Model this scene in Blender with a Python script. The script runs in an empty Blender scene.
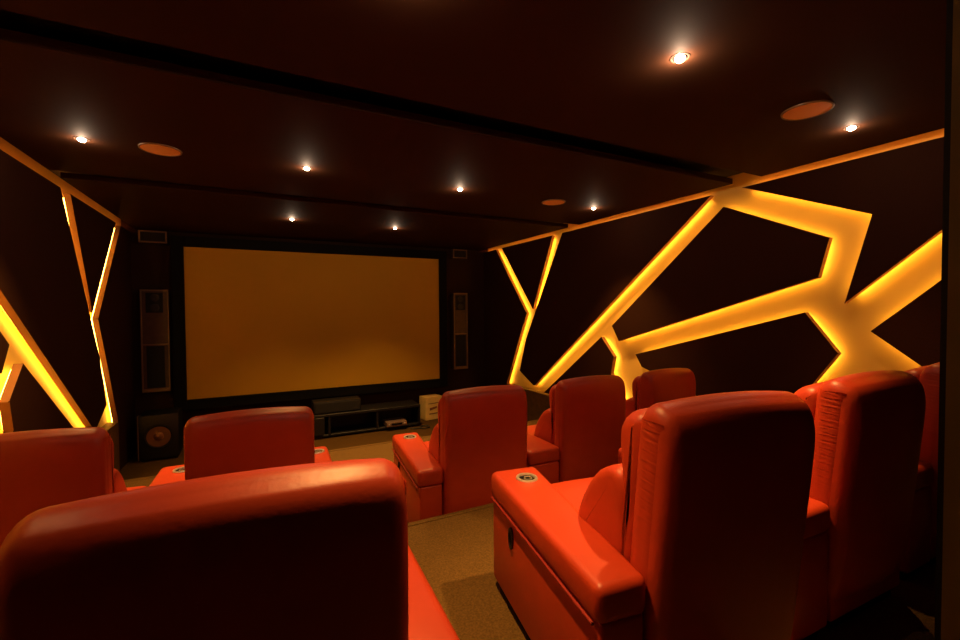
import bpy, bmesh, math, random
from mathutils import Vector, Matrix
random.seed(4)
SC = bpy.context.scene
COL = SC.collection
R = math.radians

# ---------------------------------------------------------------- levels (metres)
EYE = 2.0                # camera height above the lowest floor
Z_LOW, Z_MID, Z_UP = 0.0, 0.385, 0.67
Z_CEIL = 3.15
XL, XR = -1.52, 4.06     # front faces of the wall panels
DEP = 0.105               # depth of the lit channels
Y_FRONT = 7.75
Y_BACK = 0.28
STEP1, STEP2 = 2.60, 5.25

# ---------------------------------------------------------------- materials
def mat(name, col, rough=0.6, metal=0.0, noise=None, bump=None, spec=0.5, emit=None, strength=0, sheen=0):
    m = bpy.data.materials.new(name); m.use_nodes = True
    nt = m.node_tree; b = nt.nodes['Principled BSDF']
    b.inputs['Base Color'].default_value = (*col, 1)
    b.inputs['Roughness'].default_value = rough
    b.inputs['Metallic'].default_value = metal
    b.inputs['Specular IOR Level'].default_value = spec
    if sheen: b.inputs['Sheen Weight'].default_value = sheen
    if emit:
        b.inputs['Emission Color'].default_value = (*emit, 1)
        b.inputs['Emission Strength'].default_value = strength
    tc = nt.nodes.new('ShaderNodeTexCoord')
    if noise:
        sc, amt = noise
        n = nt.nodes.new('ShaderNodeTexNoise'); n.inputs['Scale'].default_value = sc; n.inputs['Detail'].default_value = 4
        nt.links.new(tc.outputs['Object'], n.inputs['Vector'])
        mr = nt.nodes.new('ShaderNodeMapRange'); mr.inputs['From Min'].default_value = .3; mr.inputs['From Max'].default_value = .7
        mr.inputs['To Min'].default_value = 1 - amt; mr.inputs['To Max'].default_value = 1 + amt
        nt.links.new(n.outputs['Fac'], mr.inputs['Value'])
        mx = nt.nodes.new('ShaderNodeMix'); mx.data_type = 'RGBA'; mx.blend_type = 'MULTIPLY'; mx.inputs['Factor'].default_value = 1
        mx.inputs['A'].default_value = (*col, 1)
        nt.links.new(mr.outputs['Result'], mx.inputs['B'])
        nt.links.new(mx.outputs['Result'], b.inputs['Base Color'])
    if bump:
        sc, st, dist = bump
        n = nt.nodes.new('ShaderNodeTexNoise'); n.inputs['Scale'].default_value = sc; n.inputs['Detail'].default_value = 3
        nt.links.new(tc.outputs['Object'], n.inputs['Vector'])
        bp = nt.nodes.new('ShaderNodeBump'); bp.inputs['Strength'].default_value = st; bp.inputs['Distance'].default_value = dist
        nt.links.new(n.outputs['Fac'], bp.inputs['Height']); nt.links.new(bp.outputs['Normal'], b.inputs['Normal'])
    return m

M = {
 'leather': mat('red_leather', (.50, .048, .014), .42, noise=(9, .05), bump=(60, .12, .004), spec=.45),
 'leather_dark': mat('red_leather_seam', (.30, .02, .012), .5),
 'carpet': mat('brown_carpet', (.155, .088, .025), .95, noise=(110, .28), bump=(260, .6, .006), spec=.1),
 'carpet_dark': mat('darker_front_carpet', (.095, .050, .012), .95, noise=(110, .28), bump=(260, .6, .006), spec=.1),  # darker carpet tone for the lowest floor
 'ceiling': mat('brown_ceiling_paint', (.034, .013, .006), .75, noise=(1.5, .06), spec=.05),
 'groove': mat('black_groove_paint', (.006, .004, .004), .6, spec=.2),
 'panel': mat('brown_acoustic_fabric', (.034, .010, .0025), .85, noise=(90, .12), bump=(300, .3, .003), spec=.15),
 'edge': mat('glow_tan_panel_side', (.30, .13, .035), .7),  # board sides coloured lighter to carry the amber glow of the channels
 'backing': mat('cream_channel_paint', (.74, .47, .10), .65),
 'dado': mat('tan_low_wall', (.15, .08, .025), .7, noise=(12, .18), spec=.2),
 'front': mat('dark_brown_front_cloth', (.036, .014, .005), .8, noise=(60, .12), spec=.15),
 'black': mat('black_velvet', (.004, .004, .005), .8, spec=.15),
 'blackgloss': mat('black_lacquer', (.010, .009, .010), .48, spec=.5),
 'screen': mat('amber_lit_screen', (.56, .32, .025), .9, noise=(1.2, .03), spec=.1),  # white screen with the amber light of the room put into its colour
 'cabinet': mat('brown_speaker_veneer', (.075, .036, .014), .5, noise=(14, .2)),
 'trimlight': mat('bronze_speaker_trim', (.22, .13, .07), .4, metal=.3),
 'grille': mat('dark_speaker_cloth', (.010, .008, .009), .85, bump=(400, .4, .002)),
 'cone': mat('copper_speaker_cone', (.35, .17, .07), .32, metal=.6),
 'tan_grille': mat('tan_ceiling_grille', (.85, .48, .17), .6, bump=(500, .5, .002)),
 'chrome': mat('brushed_steel', (.85, .80, .72), .38, metal=.8),
 'well': mat('dark_cup_well', (.012, .010, .010), .25, metal=.3),
 'jamb': mat('olive_brown_door_lining', (.15, .10, .02), .6, noise=(8, .1), spec=.2),
 'silver': mat('brushed_silver_brown', (.40, .27, .22), .4, metal=.6),
 'card': mat('yellow_cardboard', (.95, .70, .24), .7, noise=(10, .08)),
 'cardside': mat('brown_cardboard_shade_print', (.25, .13, .08), .7),
 'print': mat('dark_red_print', (.22, .06, .03), .6),
 'led': mat('amber_led', (.1, .05, .01), .5, emit=(1.0, .52, .07), strength=25),
 'cove': mat('amber_cove_led', (.1, .05, .01), .5, emit=(1.0, .33, .07), strength=14),
 'lamp': mat('warm_lamp_glass', (.8, .7, .6), .3, emit=(1.0, .74, .50), strength=22),
 'lampring': mat('dark_bronze_ring', (.10, .06, .04), .4, metal=.6),
 'cable': mat('black_rubber', (.02, .02, .02), .5),
}

# ---------------------------------------------------------------- helpers
def link(name, bm, m, parent=None, smooth=None, loc=None):
    bmesh.ops.recalc_face_normals(bm, faces=bm.faces)
    me = bpy.data.meshes.new(name); bm.to_mesh(me); bm.free()
    ms = m if isinstance(m, (list, tuple)) else [m]
    for x in ms: me.materials.append(M[x])
    o = bpy.data.objects.new(name, me); COL.objects.link(o)
    if parent: o.parent = parent
    if loc: o.location = loc
    if smooth is not None:
        for p in me.polygons: p.use_smooth = True
        me.set_sharp_from_angle(angle=R(smooth))
    return o
def box(bm, x0, x1, y0, y1, z0, z1, bev=0, seg=3, mi=0):
    vs = [bm.verts.new((x, y, z)) for x in (x0, x1) for y in (y0, y1) for z in (z0, z1)]
    fs = [bm.faces.new([vs[i] for i in q]) for q in ((0,1,3,2),(4,6,7,5),(0,4,5,1),(2,3,7,6),(0,2,6,4),(1,5,7,3))]
    for f in fs: f.material_index = mi
    if bev:
        es = list({e for f in fs for e in f.edges})
        bmesh.ops.bevel(bm, geom=es, offset=bev, segments=seg, profile=.5, affect='EDGES', clamp_overlap=True)
def B(): return bmesh.new()
def prism(bm, pts, axis, a, b, bev=0, seg=2, mi=0):
    """pts: outline in the two other axes; extruded along axis from a to b"""
    def P(u, v, w):
        return {'x': (w, u, v), 'y': (u, w, v), 'z': (u, v, w)}[axis]
    lo = [bm.verts.new(P(u, v, a)) for u, v in pts]; hi = [bm.verts.new(P(u, v, b)) for u, v in pts]
    n = len(pts); fs = [bm.faces.new(lo), bm.faces.new(hi)]
    for i in range(n): fs.append(bm.faces.new([lo[i], lo[(i+1) % n], hi[(i+1) % n], hi[i]]))
    for f in fs: f.material_index = mi
    if bev:
        bmesh.ops.bevel(bm, geom=list({e for f in fs for e in f.edges}), offset=bev, segments=seg, profile=.5, affect='EDGES', clamp_overlap=True)
def lathe(bm, prof, n=28, c=(0,0,0), axis='z', mi=0):
    rings = []
    for r, h in prof:
        ring = []
        for i in range(n):
            a = 2*math.pi*i/n
            p = (r*math.cos(a), r*math.sin(a), h)
            if axis == 'y': p = (p[0], p[2], p[1])
            if axis == 'x': p = (p[2], p[0], p[1])
            ring.append(bm.verts.new((p[0]+c[0], p[1]+c[1], p[2]+c[2])))
        rings.append(ring)
    for a, b in zip(rings, rings[1:]):
        for i in range(n):
            f = bm.faces.new([a[i], a[(i+1) % n], b[(i+1) % n], b[i]]); f.material_index = mi
    for ring in (rings[0], rings[-1]):
        f = bm.faces.new(ring); f.material_index = mi
def tube(bm, pts, r, n=8):
    pts = [Vector(p) for p in pts]; rings = []
    for i, p in enumerate(pts):
        d = (pts[min(i+1, len(pts)-1)] - pts[max(i-1, 0)]).normalized()
        up = Vector((0,0,1)) if abs(d.z) < .9 else Vector((1,0,0))
        a = d.cross(up).normalized(); b = d.cross(a)
        rings.append([bm.verts.new(p + r*(math.cos(2*math.pi*k/n)*a + math.sin(2*math.pi*k/n)*b)) for k in range(n)])
    for s, t in zip(rings, rings[1:]):
        for k in range(n): bm.faces.new([s[k], s[(k+1) % n], t[(k+1) % n], t[k]])
    bm.faces.new(rings[0]); bm.faces.new(rings[-1])
def tag(o, label=None, cat=None, group=None, kind=None):
    if label: o['label'] = label
    if cat: o['category'] = cat
    if group: o['group'] = group
    if kind: o['kind'] = kind
    return o
def empty(name, loc=(0,0,0), rz=0):
    o = bpy.data.objects.new(name, None); COL.objects.link(o); o.location = loc; o.rotation_euler = (0,0,rz); o.empty_display_size = .1
    return o
def struct(name, bm, m, smooth=None): return tag(link(name, bm, m, smooth=smooth), kind='structure')

# ---------------------------------------------------------------- room shell
b = B(); box(b, XL-.35, XR+.35, -1.6, STEP1, Z_UP-.9, Z_UP); struct('floor', b, 'carpet')
b = B(); box(b, XL-.35, XR+.35, STEP1, STEP2, Z_MID-.6, Z_MID); struct('floor', b, 'carpet')
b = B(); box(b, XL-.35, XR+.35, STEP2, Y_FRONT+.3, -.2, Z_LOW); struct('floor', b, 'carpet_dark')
# rounded nosings of the two steps
for k, (y, z) in enumerate(((STEP1, Z_UP), (STEP2, Z_MID))):
    b = B(); box(b, XL+.02, XR-.02, y-.03, y+.012, z-.035, z+.006, .005, 2); struct('trim_%d' % (k+1), b, 'carpet')

CX0, CX1 = XL+.065, XR-.065
G = ((2.34, 2.60), (4.78, 5.02))
b = B(); box(b, XL-.3, XR+.3, -1.6, Y_FRONT+.3, Z_CEIL+.13, Z_CEIL+.2); struct('ceiling', b, 'groove')
for (y0, y1) in ((-1.6, G[0][0]), (G[0][1], G[1][0]), (G[1][1], Y_FRONT)):
    b = B(); box(b, CX0, CX1, y0, y1, Z_CEIL, Z_CEIL+.05); struct('ceiling', b, 'ceiling')

for side, x, s in (('left', XL, -1), ('right', XR, 1)):
    b = B()
    xa, xb = x+s*DEP, x+s*(DEP+.12)
    box(b, min(xa, xb), max(xa, xb), -1.6, Y_FRONT+.3, 0, Z_CEIL+.13)
    struct('wall_'+side, b, 'backing')
    # low wall under the lit channels
    zt = EYE-1.36
    b = B(); prism(b, [(Y_BACK, Z_UP), (STEP1, Z_UP), (STEP1, Z_MID), (STEP2, Z_MID), (STEP2, 0), (6.855, 0), (6.855, zt), (STEP1+.3, zt), (STEP1+.3, Z_UP+.10), (Y_BACK, Z_UP+.10)],
                   'x', min(x-s*.004, x+s*DEP), max(x-s*.004, x+s*DEP))
    struct('baseboard_'+side, b, 'dado')

b = B(); box(b, XL-.3, XR+.3, Y_FRONT, Y_FRONT+.15, 0, Z_CEIL+.13); struct('wall_front', b, 'front')
# rear wall with the doorway the photograph is taken from
b = B(); box(b, .99, XR+.3, Y_BACK-.15, Y_BACK, Z_UP, Z_CEIL+.13)
box(b, XL-.3, -.62, Y_BACK-.15, Y_BACK, Z_UP, Z_CEIL+.13); struct('wall_back', b, 'panel')
b = B(); box(b, .942, .99, Y_BACK-.17, Y_BACK-.008, Z_UP, Z_CEIL-.002); struct('trim_3', b, 'jamb')
b = B(); box(b, .985, 1.0, Y_BACK-.008, Y_BACK+.012, Z_UP, Z_CEIL-.002); struct('trim_4', b, 'groove')
b = B(); box(b, XL-.3, XR+.3, -1.75, -1.6, Z_UP-.1, Z_CEIL+.13); struct('wall_hall', b, 'jamb')

# ---------------------------------------------------------------- wall panels with LED-lit channels between them
# outlines in (Y, height above the eye), traced on the right wall; the left wall mirrors it
T, BT = 1.115, -1.33
PANELS = {
 'A': [(Y_FRONT-.01, T), (7.24, T), (6.20, -.08), (6.42, -.48), (6.86, BT), (6.86, -1.99), (Y_FRONT-.01, -1.99)],
 'V': [(7.02, T), (5.48, T), (6.02, -.01)],
 'B': [(5.24, T), (2.86, T), (5.97, -1.255), (6.02, -1.26), (6.43, -1.07), (6.22, -.50), (5.97, -.10)],
 'C': [(5.72, BT), (4.42, -.375), (4.19, -.62), (4.25, -.84), (3.9, BT)],
 'D': [(2.735, .975), (1.845, .545), (1.92, .235), (4.11, -.415), (4.23, -.225)],
 'E': [(3.84, -.555), (3.74, -.70), (3.07, -.88), (2.95, -.95), (2.06, -.95), (2.045, -.765), (1.775, -.37), (2.015, -.045)],
 'F': [(2.56, T), (Y_BACK, T), (Y_BACK, 1.24), (1.205, .505), (1.735, .02), (1.57, .68)],
 'G': [(1.58, -.185), (1.20, .17), (Y_BACK, 1.02), (Y_BACK, -1.32), (1.30, -.43)],
}
PANELS['F'] = [(2.56, T), (.98, T), (1.0, .69), (1.205, .505), (1.745, .02), (1.57, .68)]
PANELS['F2'] = [(.94, T), (Y_BACK, T), (Y_BACK, .95), (.96, .73)]
PANELS['G'] = [(1.58, -.185), (1.20, .175), (.86, .49), (Y_BACK, .62), (Y_BACK, -1.0), (.85, -.85), (1.285, -.42)]
TXT = {'A': 'narrow panel next to the screen wall', 'V': 'triangular panel inside the Y-shaped light channel',
       'B': 'large panel between the Y-shaped channel and the long diagonal', 'C': 'pointed panel below the long diagonal light channel',
       'D': 'arrow-shaped panel enclosed by glowing channels', 'E': 'low panel under the glowing cross channel',
       'F': 'upper wedge panel under the ceiling cove', 'F2': 'small upper panel nearest the doorway', 'G': 'lower pointed panel nearest the doorway'}

def offset_poly(pts, d):
    n = len(pts)
    area = sum(pts[i][0]*pts[(i+1) % n][1]-pts[(i+1) % n][0]*pts[i][1] for i in range(n))
    sg = 1 if area > 0 else -1
    out = []
    for i in range(n):
        p0, p1, p2 = Vector(pts[i-1]), Vector(pts[i]), Vector(pts[(i+1) % n])
        d1 = (p1-p0).normalized(); d2 = (p2-p1).normalized()
        n1 = Vector((-d1.y, d1.x))*sg; n2 = Vector((-d2.y, d2.x))*sg
        k = n1+n2
        den = max(k.length_squared/2, .25)
        out.append(p1 + k*(d/den))
    return out

SLAB, GAP_IN = .056, .022
def wall_panel(key, pts, side):
    s = 1 if side == 'right' else -1
    x = XR if side == 'right' else XL
    P = [(y, EYE+z) for y, z in pts]
    t = empty('acoustic_panel', (x, sum(p[0] for p in P)/len(P), min(p[1] for p in P)))
    tag(t, 'dark brown %s, %s wall' % (TXT[key], side), 'wall panel', 'fabric panels on the %s wall' % side)
    ox, oy, oz = t.location
    L = [(y-oy, z-oz) for y, z in P]
    b = B(); prism(b, L, 'x', min(0, s*SLAB), max(0, s*SLAB), .006, 2)
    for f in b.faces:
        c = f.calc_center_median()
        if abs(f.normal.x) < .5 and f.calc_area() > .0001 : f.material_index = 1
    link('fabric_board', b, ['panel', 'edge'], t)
    # spacer that carries the board on the wall
    I = offset_poly(L, .07)
    b = B(); prism(b, [tuple(v) for v in I], 'x', min(s*SLAB, s*DEP), max(s*SLAB, s*DEP)); link('mounting_frame', b, 'backing', t)
    # LED tape fixed round the spacer
    b = B(); O2 = offset_poly(L, GAP_IN+.012); I2 = offset_poly(L, GAP_IN+.024); n = len(L)
    xa, xb = s*(SLAB+.004), s*(SLAB+.016)
    for i in range(n):
        j = (i+1) % n
        yc = (L[i][0]+L[j][0])/2+oy
        if yc < .85: continue
        if (P[i][0] > Y_FRONT-.2 and P[j][0] > Y_FRONT-.2) or (P[i][0] < Y_BACK+.05 and P[j][0] < Y_BACK+.05): continue
        q = [b.verts.new((xx, v[0], v[1])) for xx in (xa, xb) for v in (O2[i], O2[j], I2[j], I2[i])]
        for f in ((0,1,2,3),(4,5,6,7),(0,1,5,4),(1,2,6,5),(2,3,7,6),(3,0,4,7)):
            b.faces.new([q[k] for k in f]).material_index = 1 if abs(P[i][1]-EYE-T) < .01 and abs(P[j][1]-EYE-T) < .01 else 0
    link('led_strip', b, ['led', 'cove'], t)
for side in ('right', 'left'):
    for k, p in PANELS.items(): wall_panel(k, p, side)

# ---------------------------------------------------------------- screen wall
SY = 7.58
t = empty('projection_screen', (1.08, Y_FRONT, EYE-1.45))
tag(t, 'big pale projection screen in a wide black frame on the front wall', 'screen')
x0, x1, z0, z1 = -.885-1.08, 3.045-1.08, 1.45-1.285, 1.45+.925
dy = SY-Y_FRONT
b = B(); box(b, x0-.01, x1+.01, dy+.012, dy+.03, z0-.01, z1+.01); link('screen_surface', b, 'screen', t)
b = B(); w = .15
for q in ((x0-w, x0, z0-w, z1+w), (x1, x1+w, z0-w, z1+w), (x0, x1, z1, z1+w), (x0, x1, z0-w, z0)):
    box(b, q[0], q[1], dy-.02, -.002, q[2], q[3], .006, 2)
link('screen_frame', b, 'black', t)

def wall_speaker(xc, side, w=.33):
    t = empty('tower_speaker', (xc, Y_FRONT, EYE-1.14))
    tag(t, 'tall dark speaker with bronze edging built in %s of the screen' % side, 'speaker', 'tall speakers beside the screen')
    b = B(); box(b, -w/2, w/2, -.14, -.002, 0, 1.44, .008, 2); link('cabinet', b, 'cabinet', t)
    b = B()
    for (a0, a1, c0, c1) in ((-w/2, w/2, 1.42, 1.445), (-w/2, -w/2+.018, .0, 1.42), (w/2-.018, w/2, .0, 1.42), (-w/2+.018, w/2-.018, 0, .05), (-w/2+.018, w/2-.018, .66, .68)):
        box(b, a0, a1, -.155, -.138, c0, c1, .003, 1)
    link('trim_frame', b, 'trimlight', t)
    b = B(); box(b, -.105, .105, -.152, -.139, .06, .65, .004, 1); link('grille', b, 'grille', t)
    b = B(); box(b, -.10, .10, -.150, -.139, 1.12, 1.40, .004, 1)
    h = link('horn_grille', b, 'grille', t)
    for z in (1.33, 1.19):
        b = B(); lathe(b, [(.055, 0), (.055, -.008), (.045, -.012), (.02, -.004), (.0005, -.008)], 24, (0, -.149, z), 'y'); link('driver', b, 'blackgloss', h, 40)
    t2 = empty('surround_speaker', (xc, Y_FRONT, EYE+.96))
    tag(t2, 'small rectangular speaker box high on the front wall, %s of the screen' % side, 'speaker', 'small speakers near the ceiling')
    b = B(); box(b, -w/2, w/2, -.14, -.002, 0, .17, .006, 2); link('cabinet', b, 'cabinet', t2)
    b = B()
    for q in ((-w/2, w/2, .15, .17), (-w/2, w/2, 0, .02), (-w/2, -w/2+.02, .02, .15), (w/2-.02, w/2, .02, .15)): box(b, q[0], q[1], -.155, -.138, q[2], q[3], .003, 1)
    link('trim_frame', b, 'trimlight', t2)
    b = B(); box(b, -w/2+.025, w/2-.025, -.149, -.139, .025, .145); link('grille', b, 'grille', t2)
wall_speaker(-1.245, 'left')
wall_speaker(3.49, 'right', .29)

t = empty('subwoofer', (-1.16, 7.36, 0)); tag(t, 'black subwoofer box with a copper cone on the floor left of the screen', 'speaker')
b = B(); box(b, -.22, .22, -.2, .2, .03, .62, .012, 2); link('cabinet', b, 'blackgloss', t, 40)
b = B(); lathe(b, [(.165, 0), (.17, -.012), (.15, -.016), (.14, -.008)], 36, (0, -.2, .33), 'y'); link('surround', b, 'grille', t, 40)
b = B(); lathe(b, [(.135, -.004), (.06, .015), (.055, -.012), (.03, -.022), (.0005, -.026)], 36, (0, -.212, .33), 'y'); link('cone', b, 'cone', t, 40)
for sx in (-1, 1):
    for sy in (-1, 1):
        b = B(); lathe(b, [(.02, 0), (.02, .032)], 12, (sx*.18, sy*.16, 0)); link('foot', b, 'cable', t)
b = B(); box(b, -.232, -.222, -.2, -.12, .03, .62, .002, 1); link('edge_trim', b, 'trimlight', t)

t = empty('media_console', (.75, 7.30, 0)); tag(t, 'long low black console on the floor beneath the screen', 'cabinet')
b = B(); box(b, -1.3, 1.75, -.18, .27, .34, .38, .004, 1); box(b, -1.3, 1.75, -.16, .27, .03, .06, .004, 1)
box(b, -1.3, 1.75, .24, .27, .06, .34)
for x in (-1.3, -.55, .25, 1.0, 1.72): box(b, x, x+.03, -.17, .24, .06, .34)
link('carcass', b, 'blackgloss', t)
for x in (-1.26, -.51):
    b = B(); box(b, x, x+.70, -.185, -.17, .07, .335, .004, 1); d = link('door', b, 'blackgloss', t)
    b = B(); box(b, x+.3, x+.4, -.2, -.185, .29, .305, .003, 1); link('handle', b, 'lampring', d)
for x in (-1.2, 1.62):
    for y in (-.1, .18): b = B(); box(b, x, x+.05, y, y+.05, 0, .03); link('foot', b, 'black', t)

t = empty('center_speaker', (1.15, 7.30, .38)); tag(t, 'black horizontal center speaker on the console below the screen', 'speaker')
b = B(); box(b, -.36, .36, -.13, .16, 0, .19, .012, 2); link('cabinet', b, 'blackgloss', t, 40)
b = B(); box(b, -.34, .34, -.142, -.131, .02, .17, .004, 1); g = link('grille', b, 'grille', t)

t = empty('receiver', (2.07, 7.24, .061)); tag(t, 'slim silver brown receiver lying in the open console shelf', 'receiver')
b = B(); box(b, -.17, .17, -.18, .1, .01, .085, .006, 2); link('body', b, 'silver', t)
b = B(); box(b, -.09, .09, -.186, -.178, .035, .065, .002, 1); link('display', b, 'well', t)
for x in (-.13, .13):
    b = B(); lathe(b, [(.018, -.178), (.018, -.195), (.014, -.198)], 18, (x, 0, .048), 'y'); link('knob', b, 'chrome', t, 40)
for x in (-.13, .11):
    for y in (-.14, .06): b = B(); box(b, x, x+.02, y, y+.02, 0, .012); link('foot', b, 'cable', t)

t = empty('carton', (2.86, 7.585, 0), R(10)); tag(t, 'pale yellow carton with dark printing on the floor right of the console', 'box')
b = B(); box(b, -.17, .17, -.12, .12, 0, .40, .004, 1); link('box_body', b, 'card', t)
b = B(); box(b, -.172, .172, -.123, .123, .40, .412, .003, 1); box(b, -.174, -.1705, -.1, .1, .02, .38); link('lid', b, 'card', t)
b = B(); prism(b, [(-.09, .17), (.06, .20), (.06, .235), (-.09, .215)], 'y', -.1235, -.1205); box(b, -.10, .12, -.1235, -.1205, .10, .118); box(b, -.12, .14, -.1235, -.1205, .29, .30); link('printed_label', b, 'print', t)
b = B(); tube(b, [(2.30, 7.05, .012), (2.38, 6.98, .012), (2.47, 7.04, .012), (2.53, 7.12, .012), (2.62, 7.06, .012), (2.6, 6.96, .012), (2.5, 6.93, .012), (2.42, 7.0, .014)], .011)
tag(link('cable', b, 'cable', None, 60), 'black cable loop on the carpet in front of the console', 'cable')

# ---------------------------------------------------------------- ceiling lamps and speakers
LAMPS = [(-1.0, 3.84, 'far left of the middle row'), (.40, 3.83, 'middle row, above the front chairs, left of centre'), (1.775, 3.86, 'middle row, right of centre'),
         (3.49, 3.92, 'middle row, nearest the right wall'), (3.44, 1.45, 'beside the right wall cove, near the tan grille'),
         (1.766, 1.405, 'largest and brightest, above the near right chair'), (.475, 1.42, 'above the near left chair'),
         (-1.0, 1.43, 'nearest the left rear corner'), (.446, 6.04, 'front row, left, closest to the screen'), (1.79, 6.09, 'front row, right, closest to the screen')]
E_SPOT = [230, 230, 230, 200, 70, 280, 215, 150, 170, 240]
for i, (x, y, txt) in enumerate(LAMPS):
    t = empty('downlight', (x, y, Z_CEIL)); tag(t, 'small round recessed downlight, %s' % txt, 'ceiling light', 'downlights in the ceiling')
    b = B(); lathe(b, [(.043, 0), (.043, -.002), (.036, -.003), (.033, -.001), (.033, 0)], 32); link('ring', b, 'lampring', t, 40)
    b = B(); lathe(b, [(.024, 0), (.023, -.008), (.018, -.014), (.010, -.018), (.0005, -.019)], 24); link('lens', b, 'lamp', t, 60)
    L = bpy.data.lights.new('downlight_beam', 'SPOT'); L.energy = E_SPOT[i]; L.color = (1, .50, .13); L.spot_size = R(76 if i == 6 else 70 if y < 3 else 84 if y < 5 else 92); L.spot_blend = 1; L.shadow_soft_size = .035
    o = bpy.data.objects.new('downlight_beam', L); COL.objects.link(o); o.parent = t; o.location = (0, 0, -.06)
    L = bpy.data.lights.new('downlight_halo_fill', 'POINT'); L.energy = 3.4 if i not in (5, 6) else 7; L.color = (1, .68, .44); L.shadow_soft_size = .008  # extra bare point light added below the lens for a halo on the ceiling
    o = bpy.data.objects.new('downlight_halo_fill', L); COL.objects.link(o); o.parent = t; o.location = (0, 0, -.034)
for x, y, txt in ((-.57, 3.84, 'left side, between two downlights'), (2.90, 3.89, 'smallest looking, towards the far right'), (2.90, 1.44, 'near right, beside the cove')):
    t = empty('ceiling_speaker', (x, y, Z_CEIL)); tag(t, 'flat round tan ceiling speaker grille, %s' % txt, 'ceiling speaker', 'round speakers in the ceiling')
    b = B(); lathe(b, [(.118, 0), (.117, -.006), (.0005, -.008)], 40); link('grille', b, 'tan_grille', t, 40)
    b = B(); lathe(b, [(.118, 0), (.128, 0), (.127, -.007), (.119, -.008), (.118, 0)], 40); link('rim', b, 'trimlight', t, 40)

# ---------------------------------------------------------------- cinema chairs
HW = .315
def loft_x(prof, hw, r, nround=6, nmid=8, warp=None):
    """closed (y, z) outline swept along x, its two ends rolled in by r"""
    bm = B(); n = len(prof)
    nor = []
    area = sum(prof[i][0]*prof[(i+1) % n][1]-prof[(i+1) % n][0]*prof[i][1] for i in range(n)); sg = 1 if area > 0 else -1
    for i in range(n):
        p0, p2 = Vector(prof[i-1]), Vector(prof[(i+1) % n]); d = (p2-p0).normalized(); nor.append(Vector((-d.y, d.x))*sg)
    st = []
    for k in range(nround+1):
        a = math.pi/2*k/nround; st.append((-hw + r*(1-math.sin(a)) * 1.0, r*(1-math.cos(math.pi/2-a))))
    # st: x goes from -hw+r ... reversed below
    left = [(-hw + r*(1-math.cos(math.pi/2*k/nround)), r*(1-math.sin(math.pi/2*k/nround))) for k in range(nround+1)]
    mid = [(-hw+r + (2*(hw-r))*k/nmid, 0) for k in range(1, nmid)]
    xs = left + mid + [(-x, d) for x, d in reversed(left)]
    rings = []
    for x, d in xs:
        ring = []
        for p, nn in zip(prof, nor):
            q = Vector(p)+nn*d; y, z = q.x, q.y
            if warp: x2, y, z = warp(x, y, z)
            else: x2 = x
            ring.append(bm.verts.new((x2, y, z)))
        rings.append(ring)
    for a, c in zip(rings, rings[1:]):
        for i in range(n): bm.faces.new([a[i], a[(i+1) % n], c[(i+1) % n], c[i]])
    bm.faces.new(rings[0]); bm.faces.new(rings[-1])
    return bm
def smooth_poly(pts, it=2):
    for _ in range(it):
        o = []
        for i in range(len(pts)):
            p, q = pts[i], pts[(i+1) % len(pts)]
            o += [(p[0]*.75+q[0]*.25, p[1]*.75+q[1]*.25), (p[0]*.25+q[0]*.75, p[1]*.25+q[1]*.75)]
        pts = o
    return pts
HINGE = Vector((0, .10, .42))
SHELL = smooth_poly([(0, -.0+.09), (0, .5), (0, .86), (.006, .97), (.04, 1.04), (.11, 1.06), (.158, 1.01), (.16, .9), (.16, .5), (.16, .09)], 3)
def crown(x, y, z):
    k = 1-(x/HW)**2
    if z > .8: z += .018*k*(z-.8)/.25
    if y < .05: y -= .018*k
    return x, y, z
CUSH = smooth_poly([(.13, .42), (.13, .8), (.13, .99), (.20, 1.01), (.262, .95), (.262, .88), (.235, .76), (.215, .70), (.235, .60), (.24, .42)], 2)
LUMB = smooth_poly([(.15, .46), (.15, .72), (.20, .82), (.31, .78), (.41, .66), (.465, .54), (.455, .465), (.40, .455)], 2)
SEAT = smooth_poly([(.18, .30), (.18, .465), (.40, .455), (.60, .47), (.84, .485), (.93, .46), (.955, .40), (.945, .30)], 2)
def rel(bm):
    bmesh.ops.translate(bm, verts=bm.verts, vec=-HINGE); return bm
MESH = {}
def mk(name, bm, m, parent, smooth=50, loc=None): return link(name, bm, m, parent, smooth, loc)

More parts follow.
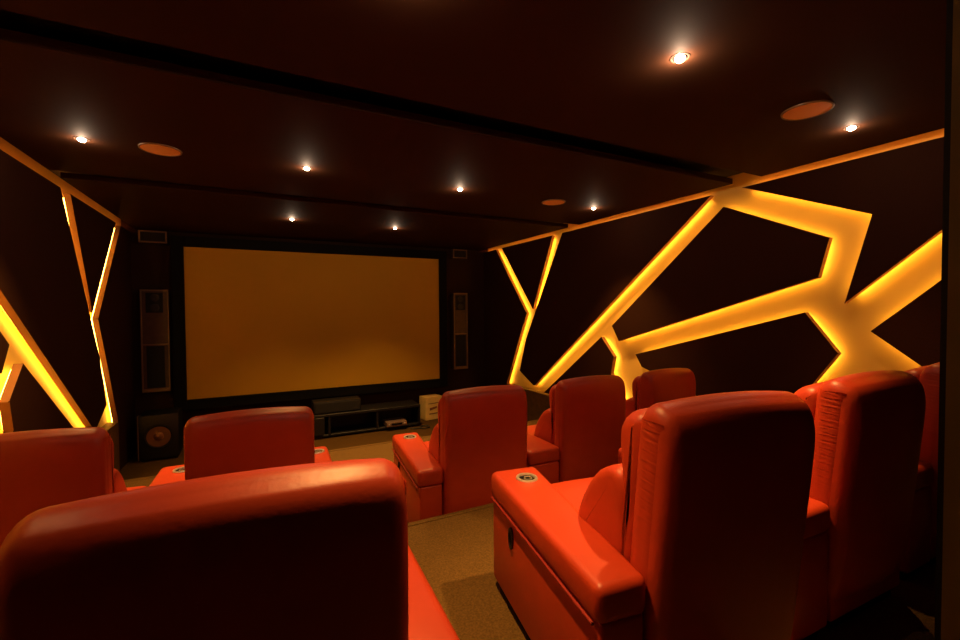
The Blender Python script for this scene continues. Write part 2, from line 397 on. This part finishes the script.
def arm_mesh_parts(root, sgn, ro, ri, fo, fi, label=None):
    """armrest between an outer edge (ro rear, fo front) and inner edge (ri, fi)"""
    y0, y1 = .03, .97
    def foot(o, yy0=y0, yy1=y1):
        f = lambda a, c, y: sgn*(a+(c-a)*(y-y0)/(y1-y0))
        return [(f(ro+o, fo+o, yy0), yy0), (f(ri-o, fi-o, yy0), yy0), (f(ri-o, fi-o, yy1), yy1), (f(ro+o, fo+o, yy1), yy1)]
    b = B(); prism(b, foot(-.008, y0+.006, y1-.008), 'z', .045, .445, .016, 3); arm = link('armrest', b, 'leather', root, 40)
    # padded top
    b = B(); prism(b, foot(.004), 'z', .438, .555, .030, 4); link('arm_pad', b, 'leather', arm, 60)
    # piping between side and pad
    b = B(); q = foot(.004, y0+.03, y1-.03); tube(b, [(q[0][0], q[0][1], .438), (q[3][0], q[3][1], .438)], .006); link('piping', b, 'leather_dark', arm, 60)
    b = B(); prism(b, foot(-.035, y0+.03, y1-.04), 'z', 0, .046); link('plinth', b, 'black', arm)
    # steel cup holder
    cx = sgn*((fo+fi)/2-.005); cy = .82
    b = B(); lathe(b, [(.052, 0.5500), (.054, 0.5580), (.051, 0.5630), (.040, 0.5620), (.038, 0.5560)], 32, (cx, cy, 0), mi=0)
    lathe(b, [(.038, 0.5562), (.030, 0.5580), (.029, 0.5575), (.0005, 0.5572)], 32, (cx, cy, 0), mi=1)
    lathe(b, [(.020, .5574), (.020, .5600), (.016, .5600), (.015, .5574)], 24, (cx+.004, cy-.004, 0), mi=0)
    link('cup_holder', b, ['chrome', 'well'], arm, 40)
    # recessed release handle on the outer side
    xo = sgn*(ro+(fo-ro)*.80); 
    b = B(); lathe(b, [(.030, -.004), (.030, .010), (.022, .012), (.018, .004), (.0005, .003)], 24, (0, 0, 0), 'x')
    bmesh.ops.scale(b, vec=(1, .75, 1.55), verts=b.verts)
    if sgn < 0: bmesh.ops.scale(b, vec=(-1, 1, 1), verts=b.verts)
    bmesh.ops.translate(b, verts=b.verts, vec=(xo-sgn*.006, .71, .355))
    link('recline_handle', b, 'well', arm, 40)
    return arm

def make_chair(arms):
    root = empty('cinema_chair')
    b = B(); prism(b, [(-HW+.01, .04), (HW-.01, .04), (HW-.02, .90), (-HW+.02, .90)], 'z', .05, .32, .012, 2); mk('seat_base', b, 'leather', root, 40)
    b = B(); box(b, -HW+.05, HW-.05, .06, .86, 0, .051); mk('plinth', b, 'black', root)
    lt = .055 if 'L' in arms or 'l' in arms else 0
    b = loft_x(SEAT, HW-.008, .04, warp=lambda x, y, z: (x, y, z+.012*(1-(x/HW)**2) if z > .4 else z)); mk('seat_cushion', b, 'leather', root, 60)
    b = B(); box(b, -HW+.025, HW-.025, .90, .935, .06, .34, .014, 3); mk('footrest', b, 'leather', root, 40)
    back = mk('backrest', rel(loft_x(SHELL, HW, .045, warp=crown)), 'leather', root, 60, HINGE)
    mk('back_cushion', rel(loft_x(CUSH, HW-.012, .05, warp=lambda x, y, z: (x, y+.012*(1-(x/HW)**2) if y > .2 else y, z+.01*(1-(x/HW)**2) if z > .9 else z))), 'leather', back, 60)
    for s in (-1, 1):   # gathered leather on the back's edges
        b = B(); n = 120; rows = []
        for i in range(n+1):
            z = .44+.57*i/n
            rip = .0026*abs(math.sin(i*.95+.6*math.sin(i*.37)))*(i/n)**1.5
            ys = [.045, .06, .082, .104, .122, .135]; of = [-.004, .5, 1, 1, .5, -.004]
            yo = .02*max(0, (z-.97)/.04)
            rows.append([b.verts.new((s*(HW-.006+(.007 if 0 < k < 5 else 0)*1+rip*of[k]), y, z+.004*math.sin(k*1.1+i))) for k, y in enumerate(ys)])
        for p, q in zip(rows, rows[1:]):
            for k in range(5): b.faces.new([p[k], p[k+1], q[k+1], q[k]])
        bmesh.ops.translate(b, verts=b.verts, vec=-HINGE)
        mk('gathered_side', b, 'leather', back, 70)
    mk('lumbar_cushion', loft_x(LUMB, HW-.008, .04, warp=lambda x, y, z: (x, y+.02*(1-(x/HW)**2) if y > .3 else y, z)), 'leather', root, 60)
    if 'L' in arms: arm_mesh_parts(root, -1, .495, .322, .455, .235)     # free-standing end arm
    if 'M' in arms: arm_mesh_parts(root, -1, .50, .322, .467, .215)
    if 'l' in arms: arm_mesh_parts(root, -1, .600, .322, .595, .325)     # wide arm shared with the neighbour
    if 'R' in arms: arm_mesh_parts(root, 1, .47, .322, .475, .322)
    return root
def copy_tree(o, parent=None):
    c = o.copy(); COL.objects.link(c); c.parent = parent
    for ch in [x for x in bpy.data.objects if x.parent == o]: copy_tree(ch, c)
    return c
proto = {}
CH = [  # arms, x, y, floor, turn, recline, label, group
 ('l',  1.43+.965, 2.66, Z_MID, 1.5, 2, 'red leather cinema chair, middle of the far row right of the aisle', 'far row of red chairs'),
 ('L',  1.43, 2.66, Z_MID, 3, 2, 'red leather cinema chair in the far row, first right of the aisle, whole back visible', 'far row of red chairs'),
 ('lR', 3.285, 2.66, Z_MID, 1.5, 2, 'red leather cinema chair, last in the far row beside the right wall', 'far row of red chairs'),
 ('lR', -.02, 2.66, Z_MID, 2, 2, 'red leather cinema chair, far row left of the aisle, directly under the screen', 'far row of red chairs'),
 ('l', -.96, 2.66, Z_MID, 1.5, 2, 'red leather cinema chair at the left edge, beside the left wall channel', 'far row of red chairs'),
 ('M',  1.29, .82, Z_UP, 8, 6, 'large near red chair right of the aisle with lit seat and arm', 'near row of red chairs'),
 ('l',  2.33, .86, Z_UP, 2, 5, 'shadowed red chair in the near row, second from the aisle', 'near row of red chairs'),
 ('lR', 3.30, .86, Z_UP, 1.5, 5, 'mostly hidden red chair at the right edge of the near row', 'near row of red chairs'),
 ('lR', -.04, .86, Z_UP, 2.5, 2, 'huge foreground red chair seen from behind at bottom left', 'near row of red chairs'),
]
for arms, x, y, z, turn, rec, lab, grp in CH:
    if arms not in proto: o = proto[arms] = make_chair(arms)
    else: o = copy_tree(proto[arms])
    o.location = (x, y, z); o.rotation_euler = (0, 0, R(-turn))
    tag(o, lab, 'chair', grp)
    o.scale = (1, 1, 1)
    if 'foreground' in lab: o.scale = (1, 1, .958)
    elif z == Z_UP: o.scale = (.93, 1, 1 if arms == 'M' else .985)
    elif 'last' in lab: o.scale = (.91, 1, 1)
    for ch in bpy.data.objects:
        if ch.parent == o and ch.name.startswith('backrest'): ch.rotation_euler = (R(rec), 0, 0)

# ---------------------------------------------------------------- camera, world, view
cam = bpy.data.cameras.new('camera'); co = bpy.data.objects.new('camera', cam); COL.objects.link(co)
cam.sensor_width = 36; cam.lens = 440*36/960; cam.clip_start = .02
RM = Matrix(((.890, .018, .457), (-.457, .019, .889), (-.007, 1.0, -.025)))   # world <- camera (right, up, forward)
rt, up, fw = RM.col[0].normalized(), RM.col[1], RM.col[2].normalized()
fw = (fw - rt*fw.dot(rt)).normalized(); up = -(fw.cross(rt)).normalized() if fw.cross(rt).z < 0 else fw.cross(rt).normalized()
m3 = Matrix((rt, up, -fw)).transposed()
if m3.determinant() < 0: up = -up; m3 = Matrix((rt, up, -fw)).transposed()
co.matrix_world = Matrix.Translation((0, 0, EYE)) @ m3.to_4x4()
SC.camera = co
w = bpy.data.worlds.new('world'); SC.world = w; w.use_nodes = True
w.node_tree.nodes['Background'].inputs['Color'].default_value = (.9, .5, .25, 1); w.node_tree.nodes['Background'].inputs['Strength'].default_value = .0
SC.view_settings.view_transform = 'Standard'; SC.view_settings.look = 'None'; SC.view_settings.gamma = 1; SC.view_settings.exposure = 0
SC.view_settings.use_curve_mapping = False
SC.cycles.use_denoising = True
SC.cycles.max_bounces = 8; SC.cycles.diffuse_bounces = 4; SC.cycles.sample_clamp_indirect = 6
